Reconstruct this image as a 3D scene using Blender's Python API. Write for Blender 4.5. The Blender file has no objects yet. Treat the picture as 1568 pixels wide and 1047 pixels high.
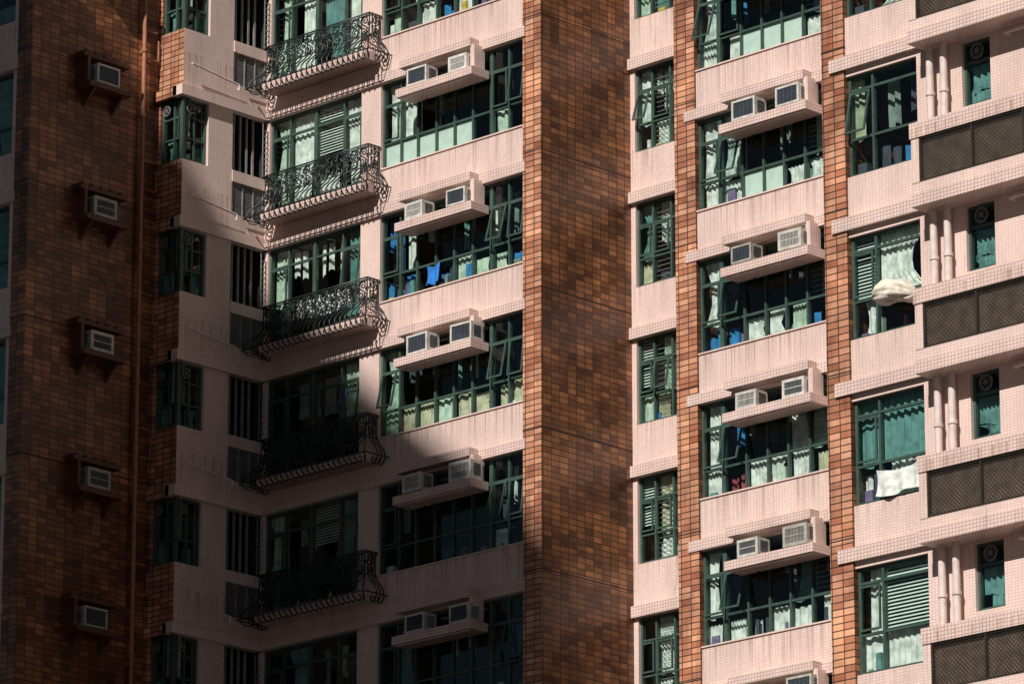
import bpy, math, random
from mathutils import Vector
random.seed(7)
ZR=31.5; FH=2.8
KMIN,KMAX=-11,9
VIS=range(-5,5)
scene=bpy.context.scene
COL=scene.collection

# ------------------------------------------------------------------ materials
def newmat(name):
    m=bpy.data.materials.new(name); m.use_nodes=True
    nt=m.node_tree; b=nt.nodes['Principled BSDF']
    return m,nt,b
def N(nt,t,**kw):
    n=nt.nodes.new(t)
    for k,v in kw.items(): setattr(n,k,v)
    return n
def L(nt,a,b): nt.links.new(a,b)
def wallvec(nt):
    g=N(nt,'ShaderNodeNewGeometry'); s=N(nt,'ShaderNodeSeparateXYZ'); L(nt,g.outputs['Position'],s.inputs[0])
    a=N(nt,'ShaderNodeMath',operation='ADD'); L(nt,s.outputs[0],a.inputs[0]); L(nt,s.outputs[1],a.inputs[1])
    c=N(nt,'ShaderNodeCombineXYZ'); L(nt,a.outputs[0],c.inputs[0]); L(nt,s.outputs[2],c.inputs[1])
    return c.outputs[0],s.outputs[2]
def mapped(nt,vec,sc):
    m=N(nt,'ShaderNodeMapping'); m.inputs['Scale'].default_value=sc; L(nt,vec,m.inputs['Vector']); return m.outputs[0]
def ramp(nt,fac,stops):
    r=N(nt,'ShaderNodeValToRGB'); L(nt,fac,r.inputs[0])
    e=r.color_ramp.elements
    while len(e)<len(stops): e.new(.5)
    for i,(p,c) in enumerate(stops):
        e[i].position=p; e[i].color=(c,c,c,1) if not isinstance(c,tuple) else (*c,1)
    return r.outputs[0]
def mult(nt,a,b,fac=1.0):
    m=N(nt,'ShaderNodeMix',data_type='RGBA',blend_type='MULTIPLY')
    if isinstance(fac,float): m.inputs[0].default_value=fac
    else: L(nt,fac,m.inputs[0])
    L(nt,a,m.inputs[6]); L(nt,b,m.inputs[7]); return m.outputs[2]
def noise(nt,vec,sc=1.0,det=5,rough=.5):
    n=N(nt,'ShaderNodeTexNoise'); n.inputs['Scale'].default_value=sc; n.inputs['Detail'].default_value=det; n.inputs['Roughness'].default_value=rough
    L(nt,vec,n.inputs['Vector']); return n.outputs[0]
def brick(nt,vec,c1,c2,mo,w,h,ms,off=0.0,bias=0.0):
    b=N(nt,'ShaderNodeTexBrick'); b.offset=off; b.squash=1.0
    L(nt,vec,b.inputs['Vector'])
    b.inputs['Color1'].default_value=(*c1,1); b.inputs['Color2'].default_value=(*c2,1); b.inputs['Mortar'].default_value=(*mo,1)
    b.inputs['Scale'].default_value=1; b.inputs['Mortar Size'].default_value=ms; b.inputs['Mortar Smooth'].default_value=.3
    b.inputs['Bias'].default_value=bias; b.inputs['Brick Width'].default_value=w; b.inputs['Row Height'].default_value=h
    return b
def pink_mat(name,c1,c2,mo,w=.07,h=.05,ms=.006):
    m,nt,b=newmat(name); v,z=wallvec(nt)
    br=brick(nt,v,c1,c2,mo,w,h,ms)
    c=mult(nt,br.outputs['Color'],ramp(nt,noise(nt,mapped(nt,v,(1.6,.5,1))),[(.3,.85),(.62,1.0)]))
    c=mult(nt,c,ramp(nt,noise(nt,mapped(nt,v,(7,.9,1)),1,6,.7),[(.25,(.70,.66,.64)),(.42,(1.0,1.0,1.0))]))
    # rain streaks running down from each window sill
    a=N(nt,'ShaderNodeMath',operation='SUBTRACT'); a.inputs[1].default_value=ZR-28; L(nt,z,a.inputs[0])
    d=N(nt,'ShaderNodeMath',operation='DIVIDE'); d.inputs[1].default_value=FH; L(nt,a.outputs[0],d.inputs[0])
    fr=N(nt,'ShaderNodeMath',operation='FRACT'); L(nt,d.outputs[0],fr.inputs[0])
    st=noise(nt,mapped(nt,v,(14,.25,1)),1,4,.6)
    mm=N(nt,'ShaderNodeMath',operation='MULTIPLY'); L(nt,ramp(nt,fr.outputs[0],[(.72,0.0),(.99,1.0)]),mm.inputs[0]); L(nt,ramp(nt,st,[(.48,0.0),(.66,1.0)]),mm.inputs[1])
    dk=N(nt,'ShaderNodeRGB'); dk.outputs[0].default_value=(.62,.56,.52,1)
    c=mult(nt,c,dk.outputs[0],mm.outputs[0])
    L(nt,c,b.inputs['Base Color']); b.inputs['Roughness'].default_value=.55
    return m
PINK=pink_mat('pink_mosaic_tile',(.76,.57,.505),(.82,.63,.565),(.60,.44,.39))
NOSE=pink_mat('ledge_tile',(.74,.55,.49),(.81,.62,.555),(.45,.32,.28),.07,.06,.008)
def brick_mat(name,gain,light=False):
    m,nt,b=newmat(name); v,z=wallvec(nt)
    c1=(.54*gain,.225*gain,.095*gain); c2=(.20*gain,.070*gain,.034*gain)
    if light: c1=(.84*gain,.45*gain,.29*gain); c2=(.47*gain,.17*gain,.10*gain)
    br=brick(nt,v,c1,c2,(.09*gain,.05*gain,.035*gain),.235,.118,.012)
    b2=brick(nt,v,(1,1,1),(.42,.40,.38),(.4,.4,.4),.47,.59,.008)
    b3=brick(nt,v,(1.0,1.0,.92),(.62,.55,.5),(.8,.8,.8),.94,1.4,.0,.37)
    c=mult(nt,mult(nt,br.outputs['Color'],b2.outputs['Color'],.4 if light else .8),b3.outputs['Color'],.4 if light else .8)
    c=mult(nt,c,ramp(nt,noise(nt,v,.9,7,.65),[(.3,(.5,.46,.42)),(.5,(.95,.95,.95)),(.7,(1.4,1.32,1.15))]))
    c=mult(nt,c,ramp(nt,noise(nt,mapped(nt,v,(5,.4,1)),1,6,.7),[(.3,(.62,.6,.6)),(.5,(1.0,1.0,1.0))]))
    L(nt,c,b.inputs['Base Color']); b.inputs['Roughness'].default_value=.38
    bp=N(nt,'ShaderNodeBump'); bp.inputs['Strength'].default_value=.5; bp.inputs['Distance'].default_value=.01
    L(nt,br.outputs['Fac'],bp.inputs['Height']); bp.invert=True; L(nt,bp.outputs[0],b.inputs['Normal'])
    return m
BRICK=brick_mat('red_brick_tile',1.05)
BRICK_LIT=brick_mat('brick_tile_sunlit',1.0,True)  # paler copy of the brick, sunlight on front faces put into its colour
def plain(name,c,r=.5,metal=0,noi=.15,sc=6,objvar=False):
    m,nt,b=newmat(name)
    g=N(nt,'ShaderNodeNewGeometry')
    rgb=N(nt,'ShaderNodeRGB'); rgb.outputs[0].default_value=(*c,1)
    col=mult(nt,rgb.outputs[0],ramp(nt,noise(nt,g.outputs['Position'],sc,4),[(.3,1-noi*2),(.65,1.0)]))
    if objvar:
        oi=N(nt,'ShaderNodeObjectInfo'); col=mult(nt,col,ramp(nt,oi.outputs['Random'],[(0,(.55,.54,.50)),(.5,(.92,.92,.9)),(1,(1.08,1.08,1.1))]))
    L(nt,col,b.inputs['Base Color'])
    b.inputs['Roughness'].default_value=r; b.inputs['Metallic'].default_value=metal
    return m
GROOVE=plain('movement_joint',(.03,.02,.018),.9)
FRAME=plain('green_window_frame',(.055,.098,.08),.35)
IRON=plain('wrought_iron',(.012,.02,.02),.4)
ROOM=plain('unlit_room_shade',(.022,.027,.025),.9)  # near-black liner: the dimness of unlit interiors is put into the colour
PIPE=plain('pipe_paint',(.76,.63,.58),.5,0,.12)
RPIPE=plain('brown_pipe_paint',(.42,.17,.09),.5,0,.15)
GRILLE=plain('metal_grille',(.05,.037,.03),.5,.3)
TAN=plain('planter_liner',(.44,.34,.25),.9,0,.35,5)
LOUV=plain('grey_louvre',(.26,.25,.25),.5)
BAR=plain('window_bar_steel',(.35,.36,.36),.4,.4)
ACW=plain('air_conditioner_casing',(.70,.68,.63),.45,0,.18,9,True)
ACD=plain('air_conditioner_coil',(.05,.075,.11),.35,.3)
ACS=plain('air_conditioner_vent',(.16,.16,.155),.6)
CONC=plain('concrete',(.30,.28,.26),.8)
SHELF=plain('brown_shelf_tile',(.13,.05,.03),.6)
def glassmat(name,tint):
    m,nt,b=newmat(name)
    nt.nodes.remove(b); out=nt.nodes['Material Output']
    tr=N(nt,'ShaderNodeBsdfTransparent'); tr.inputs[0].default_value=(*tint,1)
    gl=N(nt,'ShaderNodeBsdfGlossy'); gl.inputs['Roughness'].default_value=.03; gl.inputs['Color'].default_value=(.85,.95,.95,1)
    lw=N(nt,'ShaderNodeLayerWeight'); lw.inputs['Blend'].default_value=.5
    pw=N(nt,'ShaderNodeMath',operation='POWER'); pw.inputs[1].default_value=3; L(nt,lw.outputs['Facing'],pw.inputs[0])
    ma=N(nt,'ShaderNodeMath',operation='MULTIPLY_ADD'); ma.inputs[1].default_value=.6; ma.inputs[2].default_value=.05; L(nt,pw.outputs[0],ma.inputs[0])
    mx=N(nt,'ShaderNodeMixShader'); L(nt,ma.outputs[0],mx.inputs[0]); L(nt,tr.outputs[0],mx.inputs[1]); L(nt,gl.outputs[0],mx.inputs[2]); L(nt,mx.outputs[0],out.inputs[0])
    return m
GLASS=glassmat('window_glass',(.85,.94,.92))
def cloth(name,c):
    m,nt,b=newmat(name)
    g=N(nt,'ShaderNodeNewGeometry')
    rgb=N(nt,'ShaderNodeRGB'); rgb.outputs[0].default_value=(*c,1)
    L(nt,mult(nt,rgb.outputs[0],ramp(nt,noise(nt,g.outputs['Position'],7,5),[(.3,.55),(.6,1.0)])),b.inputs['Base Color'])
    b.inputs['Roughness'].default_value=.9
    return m
CL={'w':cloth('curtain_white',(.80,.80,.74)),'g':cloth('curtain_pale_green',(.55,.66,.52)),'t':cloth('curtain_teal',(.14,.30,.28)),
    'y':cloth('curtain_cream',(.60,.56,.38)),'b':cloth('cloth_blue',(.03,.22,.50)),'r':cloth('cloth_red',(.40,.07,.08)),
    'd':cloth('cloth_dark',(.06,.07,.09)),'p':cloth('cloth_purple',(.24,.18,.32)),'f':plain('frosted_pane',(.70,.78,.70),.5,0,.08),
    'l':plain('venetian_blind',(.66,.72,.66),.5,0,.08),'o':cloth('cloth_yellow',(.75,.5,.08)),'m':cloth('curtain_grey_green',(.24,.30,.26))}
CL['s']=CL['y']; CL['x']=CL['w']

# ------------------------------------------------------------------ mesh builder
def F(y0): return lambda u,d,z:(u,y0+d,z)
def S(x0): return lambda u,d,z:(x0-d,u,z)
class MB:
    def __init__(s): s.v=[];s.f=[];s.mi=[];s.mats=[]
    def m(s,mat):
        if mat not in s.mats: s.mats.append(mat)
        return s.mats.index(mat)
    def quad(s,pts,mat):
        i=len(s.v); s.v+=[tuple(p) for p in pts]; s.f.append(tuple(range(i,i+len(pts)))); s.mi.append(s.m(mat))
    def box(s,mp,u0,u1,d0,d1,z0,z1,mat):
        i=len(s.v); s.v+=[mp(u,d,z) for u in (u0,u1) for d in (d0,d1) for z in (z0,z1)]
        a=Vector(s.v[i+4])-Vector(s.v[i]); bb=Vector(s.v[i+2])-Vector(s.v[i]); c=Vector(s.v[i+1])-Vector(s.v[i])
        fl=a.cross(bb).dot(c)<0
        for q in ((0,1,3,2),(4,6,7,5),(0,4,5,1),(2,3,7,6),(0,2,6,4),(1,5,7,3)):
            q=tuple(i+j for j in q); s.f.append(q[::-1] if fl else q); s.mi.append(s.m(mat))
    def liner(s,mp,u0,u1,d0,d1,z0,z1,mat):
        P=lambda u,d,z:mp(u,d,z)
        s.quad([P(u0,d1,z0),P(u1,d1,z0),P(u1,d1,z1),P(u0,d1,z1)],mat)
        s.quad([P(u0,d0,z0),P(u0,d1,z0),P(u0,d1,z1),P(u0,d0,z1)],mat)
        s.quad([P(u1,d0,z0),P(u1,d1,z0),P(u1,d1,z1),P(u1,d0,z1)],mat)
        s.quad([P(u0,d0,z0),P(u1,d0,z0),P(u1,d1,z0),P(u0,d1,z0)],mat)
        s.quad([P(u0,d0,z1),P(u1,d0,z1),P(u1,d1,z1),P(u0,d1,z1)],mat)
    def cyl(s,p0,p1,r,mat,n=10):
        p0=Vector(p0);p1=Vector(p1);ax=(p1-p0).normalized(); t=Vector((0,0,1)) if abs(ax.z)<.9 else Vector((1,0,0))
        a=ax.cross(t).normalized(); b_=ax.cross(a); i=len(s.v)
        for p in (p0,p1):
            for k in range(n):
                w=2*math.pi*k/n; s.v.append(tuple(p+a*math.cos(w)*r+b_*math.sin(w)*r))
        for k in range(n):
            k2=(k+1)%n; s.f.append((i+k,i+k2,i+n+k2,i+n+k)); s.mi.append(s.m(mat))
        s.f.append(tuple(i+k for k in range(n))[::-1]); s.mi.append(s.m(mat))
        s.f.append(tuple(i+n+k for k in range(n))); s.mi.append(s.m(mat))
    def fan(s,mp,u,d,z,r,mat):
        for k in range(16):
            a=2*math.pi*k/16; a2=2*math.pi*(k+1)/16
            s.cyl(mp(u+r*math.cos(a),d,z+r*math.sin(a)),mp(u+r*math.cos(a2),d,z+r*math.sin(a2)),r*.16,mat,6)
        for k in range(4):
            a=math.pi*k/4; s.cyl(mp(u+r*math.cos(a),d,z+r*math.sin(a)),mp(u-r*math.cos(a),d,z-r*math.sin(a)),r*.07,mat,5)
        s.cyl(mp(u,d-.02,z),mp(u,d+.02,z),r*.35,mat,10)
    def mesh(s,name,smooth=False):
        me=bpy.data.meshes.new(name); me.from_pydata(s.v,[],s.f)
        for mt in s.mats: me.materials.append(mt)
        for p,k in zip(me.polygons,s.mi): p.material_index=k; p.use_smooth=smooth
        me.update(); return me
def add(name,data,parent=None,loc=(0,0,0),rot=(0,0,0)):
    o=bpy.data.objects.new(name,data); COL.objects.link(o); o.location=loc; o.rotation_euler=rot
    if parent: o.parent=parent
    return o
TOWER=add('apartment_tower',None)

# ------------------------------------------------------------------ window frame
def wframe(mb,mp,cols,z0,z1,rails,d=.07,heavy=(),sash=(),bars=(),room=True):
    u0,u1=cols[0],cols[-1]; t=.05
    mb.box(mp,u0,u1,d,d+.07,z0,z0+t,FRAME); mb.box(mp,u0,u1,d,d+.07,z1-t,z1,FRAME)
    for i,u in enumerate(cols):
        w=.045 if i in heavy else .022
        a,b_=u-w,u+w
        if i==0:a,b_=u,u+t
        if i==len(cols)-1:a,b_=u-t,u
        mb.box(mp,a,b_,d-.004,d+.074,z0+t,z1-t,FRAME)
    for r in rails: mb.box(mp,u0+t,u1-t,d+.006,d+.062,r-.022,r+.022,FRAME)
    for (i,za,zb,tilt) in sash:   # awning / casement leaf, pushed open by tilt
        a,b_=cols[i]+.04,cols[i+1]-.04; q=.035
        mq=(lambda zb,tilt:(lambda u,dd,z:mp(u,dd-(zb-z)*tilt,z)))(zb,tilt)
        mb.box(mq,a,b_,d-.035,d-.005,za,za+q,FRAME); mb.box(mq,a,b_,d-.035,d-.005,zb-q,zb,FRAME)
        mb.box(mq,a,a+q,d-.035,d-.005,za+q,zb-q,FRAME); mb.box(mq,b_-q,b_,d-.035,d-.005,za+q,zb-q,FRAME)
        if tilt: mb.quad([mq(a+q,d-.02,za+q),mq(b_-q,d-.02,za+q),mq(b_-q,d-.02,zb-q),mq(a+q,d-.02,zb-q)],GLASS)
    for (i,za,zb) in bars:
        a,b_=cols[i]+.03,cols[i+1]-.03; z=za
        while z<zb: mb.box(mp,a,b_,d+.085,d+.095,z,z+.012,BAR); z+=.1
    mb.quad([mp(u0,d+.035,z0),mp(u1,d+.035,z0),mp(u1,d+.035,z1),mp(u0,d+.035,z1)],GLASS)
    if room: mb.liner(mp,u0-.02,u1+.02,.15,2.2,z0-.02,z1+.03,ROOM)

MIDC=[-4.49,-3.98,-3.51,-2.99,-2.48,-1.97,-1.45,-.97,-.49]
B2C=[4.02,4.54,5.10,5.62,6.12,6.64,7.20]
B3C=[13.42,13.93,14.93]
BALC=[-7.75,-7.2,-6.45,-5.62,-5.05]
RECC=[.12,.52,1.0,1.5,2.2,3.0]
LEFC=[-12.6,-11.8,-11.0,-10.2,-9.2]
B4C=[15.88,16.47]

def ac_bay(mb,xs0,xs1,xc0,xc1):
    m0=F(0)
    mb.box(m0,xs0,xs1,-.5,-.003,1.20,1.37,NOSE)
    mb.box(m0,xc0,xc1,-.33,-.075,1.885,2.055,NOSE)
    mb.box(m0,xc1-.02,xc1+.09,-.30,-.003,1.372,1.90,PINK)
    mb.cyl((xs0+.1,-.46,1.18),(xs1-.05,-.46,1.18),.012,PIPE,6)
    mb.cyl((xs0+.45,-.06,1.2),(xs0+.45,-.06,.9),.012,GROOVE,6)

W=lambda u,d,z:(u,d,z)
def storey(variant):
    fl=MB(); m0=F(0); o1,o2,o3=[(.0,.28,.0),(.22,.22,.0),(.0,.0,.3)][variant]
    wframe(fl,m0,MIDC,0,1.84,[.56,1.36],heavy=(6,),sash=[(0,.6,1.33,o1),(6,.6,1.33,o2),(7,.6,1.33,.12)])
    fl.box(m0,-5.05,-.49,0,.2,-.735,0,PINK)
    fl.box(m0,-7.87,-.42,-.07,.2,1.84,2.045,NOSE)
    fl.box(m0,-7.87,-.49,.02,.2,2.045,2.065,GROOVE)
    fl.box(m0,-4.49,-.49,-.025,.1,-.0,.03,PINK)
    ac_bay(fl,-3.58,-1.45,-3.66,-1.66)
    wframe(fl,m0,BALC,-.35,1.84,[1.42],heavy=(2,),sash=[(0,0,1.38,0),(3,0,1.38,o2*.5)])
    fl.box(m0,-7.87,-5.05,0,.2,-.735,-.35,PINK)
    fl.box(m0,-7.87,-7.75,0,.2,-.35,1.84,PINK)
    fl.box(m0,-5.05,-4.49,0,.2,0,1.84,PINK)
    fl.box(m0,-7.50,-4.50,-.47,-.003,-.50,-.33,NOSE)
    # side of left wing facing the court (plane X=-7.87)
    s1=S(-7.87)
    fl.box(s1,-1.6,-.93,0,.3,-.735,1.84,PINK)
    fl.box(s1,-2.31,-1.6,0,.2,-.735,.5,PINK)
    fl.box(s1,-2.42,-0.0,-.09,.2,1.84,2.06,PINK)
    wframe(fl,s1,[-2.26,-1.93,-1.6],.5,1.84,[1.0,1.45],room=False)
    fl.box(s1,-.93,-.002,-.02,.2,.34,.58,PINK)
    fl.box(s1,-.93,-.002,0,.2,-.735,-.36,PINK)
    fl.box(s1,-2.31,-.93,.02,.2,2.06,2.065,GROOVE)
    for i in range(16): fl.box(s1,-.91,-.03,.03,.07,-.34+i*.042,-.34+i*.042+.018,LOUV)
    for u in (-.91,-.62,-.33,-.06): fl.box(s1,u,u+.025,.01,.09,-.36,.34,LOUV)
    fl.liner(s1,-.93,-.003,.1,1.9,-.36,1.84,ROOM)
    for u in (-.80,-.62,-.44,-.26): fl.box(s1,u,u+.045,.12,.16,.58,1.84,LOUV)
    for i in range(9): fl.box(s1,-.16,.10,-.10,-.085,.62+i*.12,.62+i*.12+.02,BAR)
    fl.box(s1,-.17,-.15,-.1,-.08,.58,1.75,BAR)
    # small front facing return (plane Y=-2.31)
    f2=F(-2.31)
    fl.box(f2,-8.62,-7.873,-.003,.19,-.735,.498,BRICK_LIT)
    fl.box(f2,-8.70,-7.961,-.11,-.003,1.843,2.057,BRICK_LIT)
    fl.box(f2,-7.961,-7.778,-.114,-.112,1.842,2.058,PINK)
    fl.box(f2,-8.62,-8.55,0,.2,.5,1.84,BRICK_LIT)
    wframe(fl,f2,[-8.55,-8.2,-7.92],.5,1.84,[1.0,1.45],room=False)
    fl.box(W,-7.93,-7.875,-2.305,-2.25,.5,1.84,FRAME)
    fl.fan(f2,-8.38,.02,1.62,.10,ACS); fl.fan(s1,-2.08,.02,1.62,.10,ACS)
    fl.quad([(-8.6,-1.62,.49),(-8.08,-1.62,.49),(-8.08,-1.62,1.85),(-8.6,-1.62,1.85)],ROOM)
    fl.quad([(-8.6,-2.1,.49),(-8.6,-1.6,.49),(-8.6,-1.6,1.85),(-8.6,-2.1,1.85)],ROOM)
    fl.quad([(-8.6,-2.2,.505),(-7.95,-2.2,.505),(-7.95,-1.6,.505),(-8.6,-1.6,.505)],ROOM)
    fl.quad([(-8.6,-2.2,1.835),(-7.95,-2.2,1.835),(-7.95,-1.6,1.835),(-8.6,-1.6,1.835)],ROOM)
    fl.cyl((-7.74,-2.2,-.27),(-7.76,-.88,-.40),.024,PIPE,8)
    fl.cyl((-7.76,-.88,-.40),(-7.76,-.88,-.52),.03,PIPE,8)
    # far left facade
    f3=F(-5.69)
    wframe(fl,f3,LEFC,.1,1.84,[.7])
    fl.box(f3,-13.6,-9.05,0,.2,-.735,.1,PINK); fl.box(f3,-13.6,-9.0,-.08,.2,1.84,2.05,NOSE); fl.box(f3,-13.6,-9.05,.02,.2,2.05,2.065,GROOVE)
    fl.box(f3,-9.2,-9.05,0,.2,.1,1.84,PINK); fl.box(f3,-13.6,-12.6,0,.2,.1,1.84,PINK)
    # recess facade
    f4=F(2.54)
    wframe(fl,f4,RECC,-.08,1.66,[.5,1.2],sash=[(0,.55,1.15,o3),(1,.55,1.15,o1)],bars=[(1,.0,1.6)])
    fl.box(f4,0,3.5,0,.2,-.89,-.08,PINK); fl.box(f4,0,3.5,-.09,.2,1.66,1.89,NOSE); fl.box(f4,0,3.5,.02,.2,1.89,1.91,GROOVE)
    fl.box(f4,0,.12,0,.2,-.08,1.66,PINK); fl.box(f4,3.0,3.5,0,.2,-.08,1.66,PINK)
    # right middle block
    wframe(fl,m0,B2C,0,1.84,[.56,1.36],heavy=(1,),sash=[(0,.6,1.33,o3),(1,.6,1.33,o2)],bars=[(5,.6,1.8)])
    fl.box(m0,4.02,12.93,0,.2,-.735,0,PINK)
    fl.box(m0,3.76,12.93,-.07,.2,1.84,2.045,NOSE)
    fl.box(m0,4.02,12.93,.02,.2,2.045,2.065,GROOVE)
    fl.box(m0,4.02,7.2,-.025,.1,0,.03,PINK)
    fl.box(m0,7.20,8.4,0,.2,0,1.84,PINK); fl.box(m0,11.6,12.93,0,.2,0,1.84,PINK)
    wframe(fl,m0,[8.4,9.2,10,10.8,11.6],0,1.84,[.56])
    ac_bay(fl,5.02,7.16,4.93,6.96)
    # near right block
    f5=F(-6.8)
    wframe(fl,f5,B3C,-.31,1.45,[.35,1.2],sash=[(0,.4,1.15,o1)])
    fl.box(f5,13.42,15.2,0,.2,-.985,-.31,PINK); fl.box(f5,13.12,15.14,-.09,.2,1.56,1.79,NOSE); fl.box(f5,13.42,15.2,.02,.2,1.79,1.815,GROOVE)
    fl.box(f5,13.42,14.93,0,.2,1.45,1.56,PINK); fl.box(f5,14.93,15.2,0,.2,-.31,1.56,PINK)
    # utility balcony with mesh parapet
    fl.box(f5,15.2,15.88,0,.2,-.985,1.815,PINK); fl.box(f5,16.47,20,0,.2,-.985,1.815,PINK)
    fl.box(f5,15.88,16.47,0,.2,-.985,.33,PINK); fl.box(f5,15.88,16.47,0,.2,1.43,1.815,PINK)
    wframe(fl,f5,B4C,.33,1.43,[1.08])
    fl.box(f5,15.15,20,-.5,-.003,-1.33,-1.12,NOSE)
    fl.box(f5,15.15,20,-.47,-.003,-1.12,-.93,PINK)
    fl.box(f5,15.15,20,-.5,-.36,-.17,.09,NOSE)
    fl.box(f5,15.17,15.33,-.48,-.38,-.93,-.17,PINK)
    fl.box(f5,15.17,15.25,-.38,-.003,-.93,.07,PINK)
    # expanded-metal parapet infill: crossed diagonal strands
    g0,g1,h0,h1=15.33,20.0,-.93,-.17; hh=h1-h0; u=g0-hh; p=.075; r=.012
    while u<g1:
        for sg in (1,-1):
            a0,a1=(u,u+hh)
            lo=max(a0,g0); hi=min(a1,g1)
            if hi-lo>.02:
                za,zb=((h0+(lo-a0)),(h0+(hi-a0))) if sg==1 else ((h1-(lo-a0)),(h1-(hi-a0)))
                dd=-.455 if sg==1 else -.446
                i=len(fl.v)
                fl.v+=[f5(lo,dd,za-r),f5(hi,dd,zb-r),f5(hi,dd,zb+r),f5(lo,dd,za+r)]; fl.f.append((i,i+1,i+2,i+3)); fl.mi.append(fl.m(GRILLE))
        u+=p
    for q in (15.33,16.4,17.45,18.5): fl.box(f5,q,q+.035,-.475,-.43,-.93,-.17,GRILLE)
    fl.box(f5,15.33,20,-.472,-.43,-.93,-.895,GRILLE); fl.box(f5,15.33,20,-.472,-.43,-.205,-.17,GRILLE)
    fl.box(f5,15.25,20,-.40,-.385,-.93,-.17,TAN)
    for X in (15.33,15.62): fl.cyl((X,-6.95,-1.0),(X,-6.95,1.6),.062,PIPE,14)
    for X in (15.33,15.62): fl.cyl((X,-6.95,.62),(X,-6.95,.68),.078,PIPE,14)
    fl.cyl((16.9,-6.95,1.33),(18.6,-6.95,1.33),.035,PIPE,10); fl.cyl((16.9,-6.95,1.33),(16.9,-6.80,1.33),.035,PIPE,10)
    fl.fan(f5,16.18,.03,1.24,.12,ACS)
    return fl.mesh('storey')
SV=[storey(i) for i in range(3)]
for k in range(KMIN,KMAX+1): add('storey_%d'%(k-KMIN),SV[(k*2+k*k//3)%3],TOWER,(0,0,ZR+FH*k))

# ------------------------------------------------------------------ full-height parts
ZT=ZR+FH*(KMAX+1)-.6
st=MB()
st.box(W,-.49,0,-.045,2.54,0,ZT,BRICK)
st.box(W,3.50,4.02,-.045,2.54,0,ZT,BRICK)
st.box(W,-9.05,-8.62,-5.735,-2.11,0,ZT,BRICK)
st.box(W,12.93,13.42,-6.845,0,0,ZT,BRICK)
st.box(W,-.488,-.002,-.049,-.0455,0,ZT,BRICK_LIT)
st.box(W,3.502,4.018,-.049,-.0455,0,ZT,BRICK_LIT)
st.box(W,12.932,13.418,-6.849,-6.8455,0,ZT,BRICK_LIT)
st.box(W,-13.6,20,5,14,0,ZT,PINK)
st.box(W,-13.6,-13.4,-5.5,5,0,ZT,PINK); st.box(W,20,20.2,-6.8,14,0,ZT,PINK)
st.box(W,-13.6,-8.0,-5.5,5,ZT,ZT+.2,CONC); st.box(W,-8.0,12.93,0.0,5,ZT+.003,ZT+.203,CONC); st.box(W,12.93,20,-6.8,5,ZT,ZT+.2,CONC)
add('tower_shell',st.mesh('tower_shell'),TOWER)
jm=MB()
for k in range(KMIN,KMAX+1):
    z=ZR+FH*k-.6
    jm.box(W,-.492,.002,-.052,2.54,z,z+.022,GROOVE)
    jm.box(W,3.498,4.022,-.052,2.54,z,z+.022,GROOVE)
    jm.box(W,-9.052,-8.618,-5.738,-2.11,z,z+.022,GROOVE)
    jm.box(W,12.928,13.422,-6.852,0,z-.25,z-.228,GROOVE)
add('movement_joints',jm.mesh('movement_joints'),TOWER)

# ------------------------------------------------------------------ wrought iron balcony rail
cu=bpy.data.curves.new('balcony_railing','CURVE'); cu.dimensions='3D'; cu.bevel_depth=.0145; cu.bevel_resolution=1; cu.resolution_u=3
cu.materials.append(IRON)
def poly(pts,cyc=False):
    sp=cu.splines.new('POLY'); sp.points.add(len(pts)-1)
    for p,q in zip(sp.points,pts): p.co=(*q,1)
    sp.use_cyclic_u=cyc
prof=[(.34,.50),(.34,.12),(.36,.0),(.44,-.10),(.56,-.20),(.65,-.32),(.66,-.44),(.59,-.53),(.49,-.55),(.44,-.48),(.47,-.42),(.52,-.44)]
XL,XR=-7.50,-4.50
def ring(dd,z):
    o=dd-.34
    return [(XL-o,-.0,z),(XL-o,-dd,z),(XR+o,-dd,z),(XR+o,0,z)]
for z,dd in ((.50,.34),(.485,.35),(.45,.34),(.02,.355),(-.42,.655)):
    poly(ring(dd,z))
n=20
for i in range(n+1):
    x=XL+(XR-XL)*i/n
    poly([(x,-d,z) for d,z in prof[1:]])
    if i%2==0: poly([(x,-.34,.5),(x,-.34,0)])
for sx,X in ((-1,XL),(1,XR)):
    for y in (-.06,-.16,-.26):
        poly([(X+sx*(d-.34)*.8,y,z) for d,z in prof])
    poly([(X+sx*(d-.34)*.8,-.34-(d-.34)*.9,z) for d,z in prof])
def spiral(cx,cz,r,dirn,a0,turn=1.6,y=-.345):
    pts=[]
    for i in range(22):
        t=i/21; rr=r*(1-.82*t); a=a0+dirn*t*turn*2*math.pi
        pts.append((cx+rr*math.cos(a),y,cz+rr*math.sin(a)))
    poly(pts)
m_=11; wd=(XR-XL)/m_
for i in range(m_):
    cx=XL+wd*(i+.5)
    dr=1 if i%2 else -1
    spiral(cx-dr*.02,.34,.105,dr,-math.pi/2); spiral(cx+dr*.02,.14,.105,dr,math.pi/2)
    spiral(cx+wd*.5,.25,.055,-dr,0,1.2)
    spiral(cx+wd*.25,.42,.04,-dr,0,1.1); spiral(cx-wd*.25,.07,.04,-dr,0,1.1)
    poly([(cx+wd/2*math.sin(t*math.pi*2/10)*.9,-.34,.03+.42*t/10) for t in range(11)])
for X in (XL,XR):
    for c_z,a0 in ((.35,-math.pi/2),(.15,math.pi/2)):
        pp=[]
        for i in range(22):
            t=i/21; rr=.1*(1-.82*t); a=a0+t*1.6*2*math.pi; pp.append((X,-.17+rr*math.cos(a),c_z+rr*math.sin(a)))
        poly(pp)
for k in range(KMIN,KMAX+1): add('balcony_railing_%d'%(k-KMIN),cu,TOWER,(0,0,ZR+FH*k))

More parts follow.
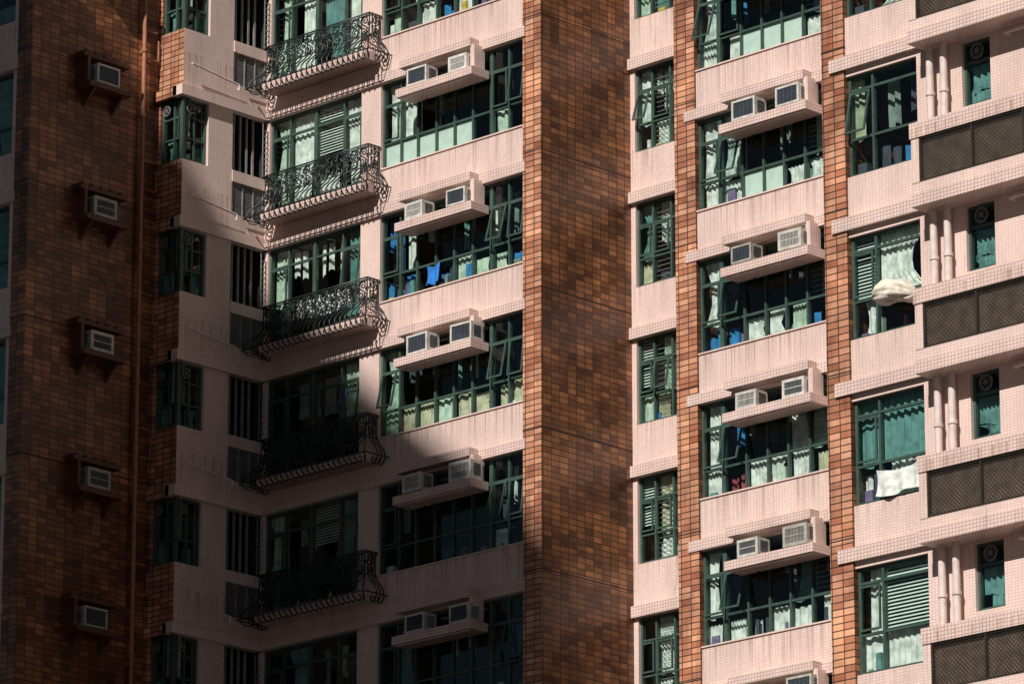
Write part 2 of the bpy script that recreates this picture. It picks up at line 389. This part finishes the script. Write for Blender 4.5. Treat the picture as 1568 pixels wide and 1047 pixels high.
# ------------------------------------------------------------------ air conditioner
def ac_mesh(style):
    a=MB(); w,h,d=.54,.36,.34; t=.035 if style==0 else .055
    a.box(W,0,w,.03,d,0,h,ACW)
    a.box(W,-.004,w+.004,0,.03,0,t,ACW); a.box(W,-.004,w+.004,0,.03,h-t,h+.004,ACW)
    a.box(W,-.004,t,0,.03,t,h-t,ACW); a.box(W,w-t,w+.004,0,.03,t,h-t,ACW)
    a.box(W,t,w-t,.02,.029,t,h-t,ACD)
    if style==0:
        for i in range(9): a.box(W,t,w-t,.010,.014,t+.015+i*.032,t+.019+i*.032,ACS)
        for i in range(5): a.box(W,t+.07+i*.09,t+.075+i*.09,.004,.008,t,h-t,ACS)
    else:
        for i in range(13): a.box(W,t+.01+i*.033,t+.022+i*.033,.006,.016,t,h-t,ACW if style==2 else ACS)
        a.box(W,t,w-t,.002,.012,h*.5-.008,h*.5+.008,ACW)
    for i in range(6):
        a.box(W,w+.0005,w+.006,.08,.28,.08+i*.04,.10+i*.04,ACD)
        a.box(W,-.006,-.0005,.08,.28,.08+i*.04,.10+i*.04,ACD)
    a.box(W,.06,w-.06,.05,d-.05,-.02,0,ACS)
    return a.mesh('air_conditioner')
AC=[ac_mesh(0),ac_mesh(1),ac_mesh(2)]
rnd=random.Random(3)
for k in range(KMIN,KMAX+1):
    z=ZR+FH*k+1.395
    for x in (-3.32,-2.13,5.27,6.42):
        jx=rnd.uniform(-.05,.05); sc=rnd.uniform(.9,1.08)
        o=add('air_conditioner',AC[rnd.choice((0,0,1,2))],None,(x+jx,-.50+rnd.uniform(0,.08),z),(0,0,rnd.uniform(-.04,.04))); o.scale=(sc,1,sc)
hd=MB(); s5=S(-8.62)
hd.box(s5,-4.52,-3.42,-.42,-.003,1.60,1.70,SHELF)
hd.box(s5,-4.60,-3.36,-.30,-.003,2.24,2.32,SHELF)
for u in (-4.55,-4.3,-4.05,-3.8,-3.55): hd.box(s5,u,u+.12,-.30,-.003,2.32,2.38,SHELF)
hd.box(s5,-4.50,-4.42,-.30,-.003,1.70,2.24,SHELF)
for u in (-4.36,-3.6):
    hd.quad([s5(u,-.36,1.6),s5(u,0,1.6),s5(u,0,1.25)],SHELF); hd.quad([s5(u+.06,-.36,1.6),s5(u+.06,0,1.6),s5(u+.06,0,1.25)],SHELF)
    hd.quad([s5(u,-.36,1.6),s5(u+.06,-.36,1.6),s5(u+.06,0,1.25),s5(u,0,1.25)],SHELF)
hd.cyl((-8.55,-2.7,-.1),(-8.55,-2.4,-.1),.02,RPIPE,8); hd.cyl((-8.55,-2.4,-.1),(-8.55,-2.4,.35),.02,RPIPE,8)
hd.cyl((-8.55,-2.85,.5),(-8.55,-2.45,.5),.02,RPIPE,8)
hm=hd.mesh('air_conditioner_hood')
for k in range(KMIN,KMAX+1):
    add('air_conditioner_hood_%d'%(k-KMIN),hm,TOWER,(0,0,ZR+FH*k))
    o=add('air_conditioner',AC[rnd.choice((0,0,1))],None,(-8.24,-4.30,ZR+FH*k+1.73),(0,0,math.pi/2)); o.scale=(1.1,1,1.1)
dp=MB()
dp.cyl((-8.50,-2.83,0),(-8.50,-2.83,ZT),.045,RPIPE,12)
for k in range(KMIN,KMAX+1):
    for dz in (0,1.4):
        dp.cyl((-8.50,-2.83,ZR+FH*k+dz),(-8.50,-2.83,ZR+FH*k+dz+.07),.062,RPIPE,12); dp.box(W,-8.62,-8.5,-2.85,-2.81,ZR+FH*k+dz,ZR+FH*k+dz+.05,RPIPE)
add('drain_pipe',dp.mesh('drain_pipe'))

# ------------------------------------------------------------------ curtains and window contents
def curtain(mb,mp,u0,u1,z0,z1,d,mat,amp=.025,per=.11,gather=0,sag=0,flare=0):
    nx=max(6,int((u1-u0)/.022)); ph=rnd.random()*6; nz=6
    i0=len(mb.v); wob=rnd.uniform(.6,1.4); sd_=rnd.choice((0,1))
    for j in range(nz+1):
        tz=j/nz
        for i in range(nx+1):
            t=i/nx; g=1-gather*math.sin(tz*math.pi)*.5
            top=z1-sag*math.sin(math.pi*t); z=z0+(top-z0)*tz
            tt=t*g if sd_ else 1-(1-t)*g
            u=u0+(u1-u0)*tt
            dd=d+amp*math.sin(u/per*6.28*wob+ph+.6*math.sin(3*t+ph)+.5*tz)*(1.15-.4*tz)-flare*(1-tz)
            mb.v.append(mp(u,dd,z+(0.03*math.sin(7*t+ph) if j==0 else 0)))
    k=mb.m(mat)
    for j in range(nz):
        for i in range(nx):
            a=i0+j*(nx+1)+i; mb.f.append((a,a+1,a+nx+2,a+nx+1)); mb.mi.append(k)
def content(mb,mp,cols,z0,z1,zr,upper,lower,clutter=True):
    for row,(za,zb) in ((upper,(zr,z1)),(lower,(z0,zr))):
        for i,c in enumerate(row[:len(cols)-1]):
            if c=='.':
                if row is upper and clutter and rnd.random()<.45:   # things hanging on the indoor rail
                    a,b_=cols[i]+.04,cols[i+1]-.04
                    for q in range(2):
                        if rnd.random()<.8: curtain(mb,mp,a+q*(b_-a)/2,a+(q+rnd.uniform(.5,.95))*(b_-a)/2,zb-rnd.uniform(.45,.9)*(zb-za),zb-.08,.35+.15*rnd.random(),CL[rnd.choice('mtdmtmwbg')],.03,.16,.3)
                continue
            a,b_=cols[i]+.02,cols[i+1]-.02; mat=CL[c]
            if c=='f': mb.quad([mp(a,.125,za),mp(b_,.125,za),mp(b_,.125,zb),mp(a,.125,zb)],mat)
            elif c=='l':
                z=za+rnd.choice((0,.2,.4))
                while z<zb: mb.quad([mp(a,.15,z),mp(b_,.15,z),mp(b_,.19,z+.045),mp(a,.19,z+.045)],mat); z+=.06
            elif c in 'brdpo':
                n=max(1,int((b_-a)/.22))
                for q in range(n):
                    uu=a+(b_-a)*q/n; hh=rnd.uniform(.45,.95)*(zb-za)
                    curtain(mb,mp,uu+.01,uu+(b_-a)/n*rnd.uniform(.6,.98),zb-hh if row is upper else za,zb if row is upper else za+hh,.2+rnd.random()*.1,CL[rnd.choice(c*3+'wdbp')],.03,.15)
            elif c=='s': curtain(mb,mp,a,a+(b_-a)*.45,za,zb,.2,mat)
            elif c=='x':
                for q in range(3): curtain(mb,mp,a+q*(b_-a)/3,a+(q+.6)*(b_-a)/3,zb-rnd.uniform(.5,.8)*(zb-za),zb-.1,.25,mat,.04,.2)
            else:
                hh=(zb-za)*(1 if (row is upper or rnd.random()<.5) else rnd.uniform(.7,1))
                sh=(b_-a)*rnd.choice((0,0,.15,.35)); l=rnd.choice((0,1))
                curtain(mb,mp,a-.02+sh*l,b_+.02-sh*(1-l),za,za+hh if row is lower else zb,.2,mat,rnd.uniform(.015,.03),rnd.choice((.08,.11,.15)),rnd.choice((0,0,.3,.7)))
    if clutter:
        u=cols[0]+.1; cl=['w','m','d','t','b','r','o','w','p','g','d','m']
        while u<cols[-1]-.25:
            w_=rnd.uniform(.05,.2); h_=rnd.uniform(.06,.34)
            if rnd.random()<.6:
                m_=CL[rnd.choice(cl)]
                if rnd.random()<.5: mb.box(mp,u,u+w_,.155,.155+w_*.7,z0,z0+h_,m_)
                else:
                    p=mp(u+.05,.26,z0); q=mp(u+.05,.26,z0+h_); mb.cyl(p,q,.045,m_,8)
                    if rnd.random()<.5: mb.cyl(q,(q[0],q[1],q[2]+.06),.02,m_,6)
            u+=w_+rnd.uniform(.05,.3)
CON={
 'mid':{3:('gg......','gg..w.b.'),2:('........','gdwdwpr.'),1:('ww......','fffff.g.'),0:('bb......','bb.bgggd'),-1:('gp......','gyygyyyy'),-2:('........','...d..w.'),-3:('.t......','........'),-4:('w.......','..ww....')},
 'b2':{3:('wg..gg','wggwgg'),2:('wg..ww','gwwwgw'),1:('w....t','wwfffw'),0:('ww...g','wwffww'),-1:('w.....','bpwwgd'),-2:('w...wg','wrwwwy'),-3:('w...t.','wwdwww'),-4:('w.....','ww..ww')},
 'b3':{2:('w.','ww'),1:('.g','ww'),0:('.g','.w'),-1:('s.','.d'),-2:('lw','w.'),-3:('tt','dw'),-4:('wl','ww'),-5:('wx','ww'),3:('..','..')},
 'bal':{3:('gwgw','gggg'),2:('gwtw','gwtw'),1:('gwlw','gwww'),0:('gxxt','d..t'),-1:('...g','....'),-2:('g.lt','t..t'),-3:('.t..','....'),-4:('g..g','g..g')},
 'rec':{3:('ww...','w....'),2:('lwt..','gt...'),1:('wxw..','.wwg.'),0:('trb..','yd...'),-1:('lgl..','gyg..'),-2:('lyt..','.wg..'),-3:('.wt..','.ww..'),-4:('tw...','ww...')},
}
for k in VIS:
    mb=MB()
    g=lambda n:CON[n].get(k)
    if g('mid'): content(mb,F(0),MIDC,.04,1.8,.56,*g('mid'))
    if g('b2'): content(mb,F(0),B2C,.04,1.8,.56,*g('b2'))
    if g('b3'): content(mb,F(-6.8),B3C,-.27,1.42,.35,*g('b3'))
    if g('bal'): content(mb,F(0),BALC,-.3,1.8,.6,*g('bal'))
    if g('rec'): content(mb,F(2.54),RECC,-.04,1.63,.5,*g('rec'))
    content(mb,F(-5.69),LEFC,.1,1.8,.7,'tttt','..tt')
    content(mb,F(-6.8),B4C,.35,1.05,.6,'t','t',False)
    content(mb,F(-2.31),[-8.55,-8.2,-7.87],.5,1.84,1.0,'.m','t.',False)
    content(mb,S(-7.87),[-2.27,-1.93,-1.6],.5,1.84,1.0,'m.','.t',False)
    add('window_contents_%d'%(k+5),mb.mesh('window_contents'),TOWER,(0,0,ZR+FH*k))

# bedding and laundry airing on the sills
def bedding(name,c,sx,sy,sz,seed):
    mb=MB(); nu,nv=48,40
    for j in range(nv+1):
        for i in range(nu):
            a=2*math.pi*i/nu; t=-1+2*j/nv; rad=max(0,1-abs(t)**4)**.5
            w=1+.07*math.sin(7*a+2.2*t+seed)+.05*math.sin(13*a-3*t)+.08*math.sin(2*a+5*t)
            mb.v.append((t*sx,math.cos(a)*sy*rad*w,math.sin(a)*sz*rad*w-.35*sz*t*t-.25*sz*t))
    for j in range(nv):
        for i in range(nu):
            i2=(i+1)%nu; mb.f.append((j*nu+i,j*nu+i2,(j+1)*nu+i2,(j+1)*nu+i)); mb.mi.append(mb.m(c))
    return mb.mesh(name,True)
def drape(name,c,u0,u1,z0,z1,y,**kw):
    mb=MB(); curtain(mb,F(y),u0,u1,z0,z1,0,c,**kw); return mb.mesh(name,True)
add('bedding_roll',bedding('bedding_roll',cloth('bedding_cream',(.80,.72,.60)),.42,.19,.19,1),None,(14.50,-6.97,ZR-5.33))
SW=cloth('sheet_white',(.76,.80,.76))
add('draped_sheet',drape('draped_sheet',SW,13.92,14.86,-8.66,-8.20,-6.83,amp=.022,per=.30,sag=.07,flare=.03,gather=.06),None,(0,0,ZR))
add('hanging_towel',drape('hanging_towel',cloth('towel_blue',(.02,.20,.62)),-3.15,-2.76,.08,.50,-.03,amp=.03,per=.2,sag=.05,flare=.04,gather=.2),None,(0,0,ZR))
add('lace_cloth',drape('lace_cloth',SW,-6.55,-5.0,.0,.45,-.31,amp=.012,per=.2,sag=.01),None,(0,0,ZR))

# ------------------------------------------------------------------ surroundings
gm,nt,b=newmat('asphalt_ground'); g_=N(nt,'ShaderNodeNewGeometry'); L(nt,ramp(nt,noise(nt,g_.outputs['Position'],.6,8),[(.3,.04),(.7,.09)]),b.inputs['Base Color']); b.inputs['Roughness'].default_value=.9
gr=MB(); gr.quad([(-2500,-2500,0),(2500,-2500,0),(2500,2500,0),(-2500,2500,0)],gm); add('ground',gr.mesh('ground'))
phi=math.radians(15.5); eps=math.radians(40)
sd=Vector((math.sin(phi)*math.cos(eps),-math.cos(phi)*math.cos(eps),math.sin(eps)))
Q=Vector((.35,0,ZR-5.8))+sd*80
e=Vector((-.802,.597,0)); nn=Vector((-.597,-.802,0))
NB=add('neighbouring_apartment_tower',None)
nb=MB(); Wn,Dn=30,22
def MP(u,d,z):
    p=Vector((Q.x,Q.y,0))+e*u+nn*d; return (p.x,p.y,z)
nb.box(MP,0,Wn,0,Dn,0,Q.z,BRICK)
z=3.5
while z<Q.z-3:
    for q in range(9):
        u=1+q*3.2
        nb.box(MP,u,u+2.2,-.02,.0-.004,z,z+1.6,FRAME)
    for q in range(6):
        u=1.2+q*3.5
        nb.box(MP,-.02,-.004,u,u+2.2,z,z+1.6,FRAME)
    nb.box(MP,-.12,Wn+.12,-.12,-.03,z-1.2,z-1.05,NOSE)
    z+=2.8
add('walls',nb.mesh('neighbour_walls'),NB)

# ------------------------------------------------------------------ light
w=bpy.data.worlds.new('World'); scene.world=w; w.use_nodes=True; nt=w.node_tree
sky=N(nt,'ShaderNodeTexSky',sky_type='NISHITA'); sky.sun_disc=False; sky.sun_elevation=eps; sky.sun_rotation=math.radians(180)-phi
bg=nt.nodes['Background']; bg.inputs[1].default_value=.019; L(nt,sky.outputs[0],bg.inputs[0])
sl=bpy.data.lights.new('sun','SUN'); sl.energy=5.0; sl.angle=math.radians(.5); sl.color=(1,.95,.89)
so=add('sun',sl); so.rotation_euler=(-sd).to_track_quat('-Z','Y').to_euler(); so.location=(0,-60,120)

# ------------------------------------------------------------------ camera
f=7834;pit=math.radians(16.556);yaw=math.radians(46.093);d0=99.01
h=Vector((-math.cos(yaw),math.sin(yaw),0)); Fv=h*math.cos(pit)+Vector((0,0,math.sin(pit)))
R=Vector((h[1],-h[0],0)); U=R.cross(Fv)
C=Vector((0,0,ZR))-d0*(Fv+R*((831-784)/f)+U*((523.5-394)/f))
cam=bpy.data.cameras.new('camera'); cam.sensor_width=36; cam.lens=f/1568*36; cam.clip_start=1; cam.clip_end=6000
co=add('camera',cam); co.location=C; co.rotation_euler=Fv.to_track_quat('-Z','Y').to_euler()
scene.camera=co
scene.view_settings.view_transform='Standard'; scene.view_settings.look='None'; scene.view_settings.exposure=0
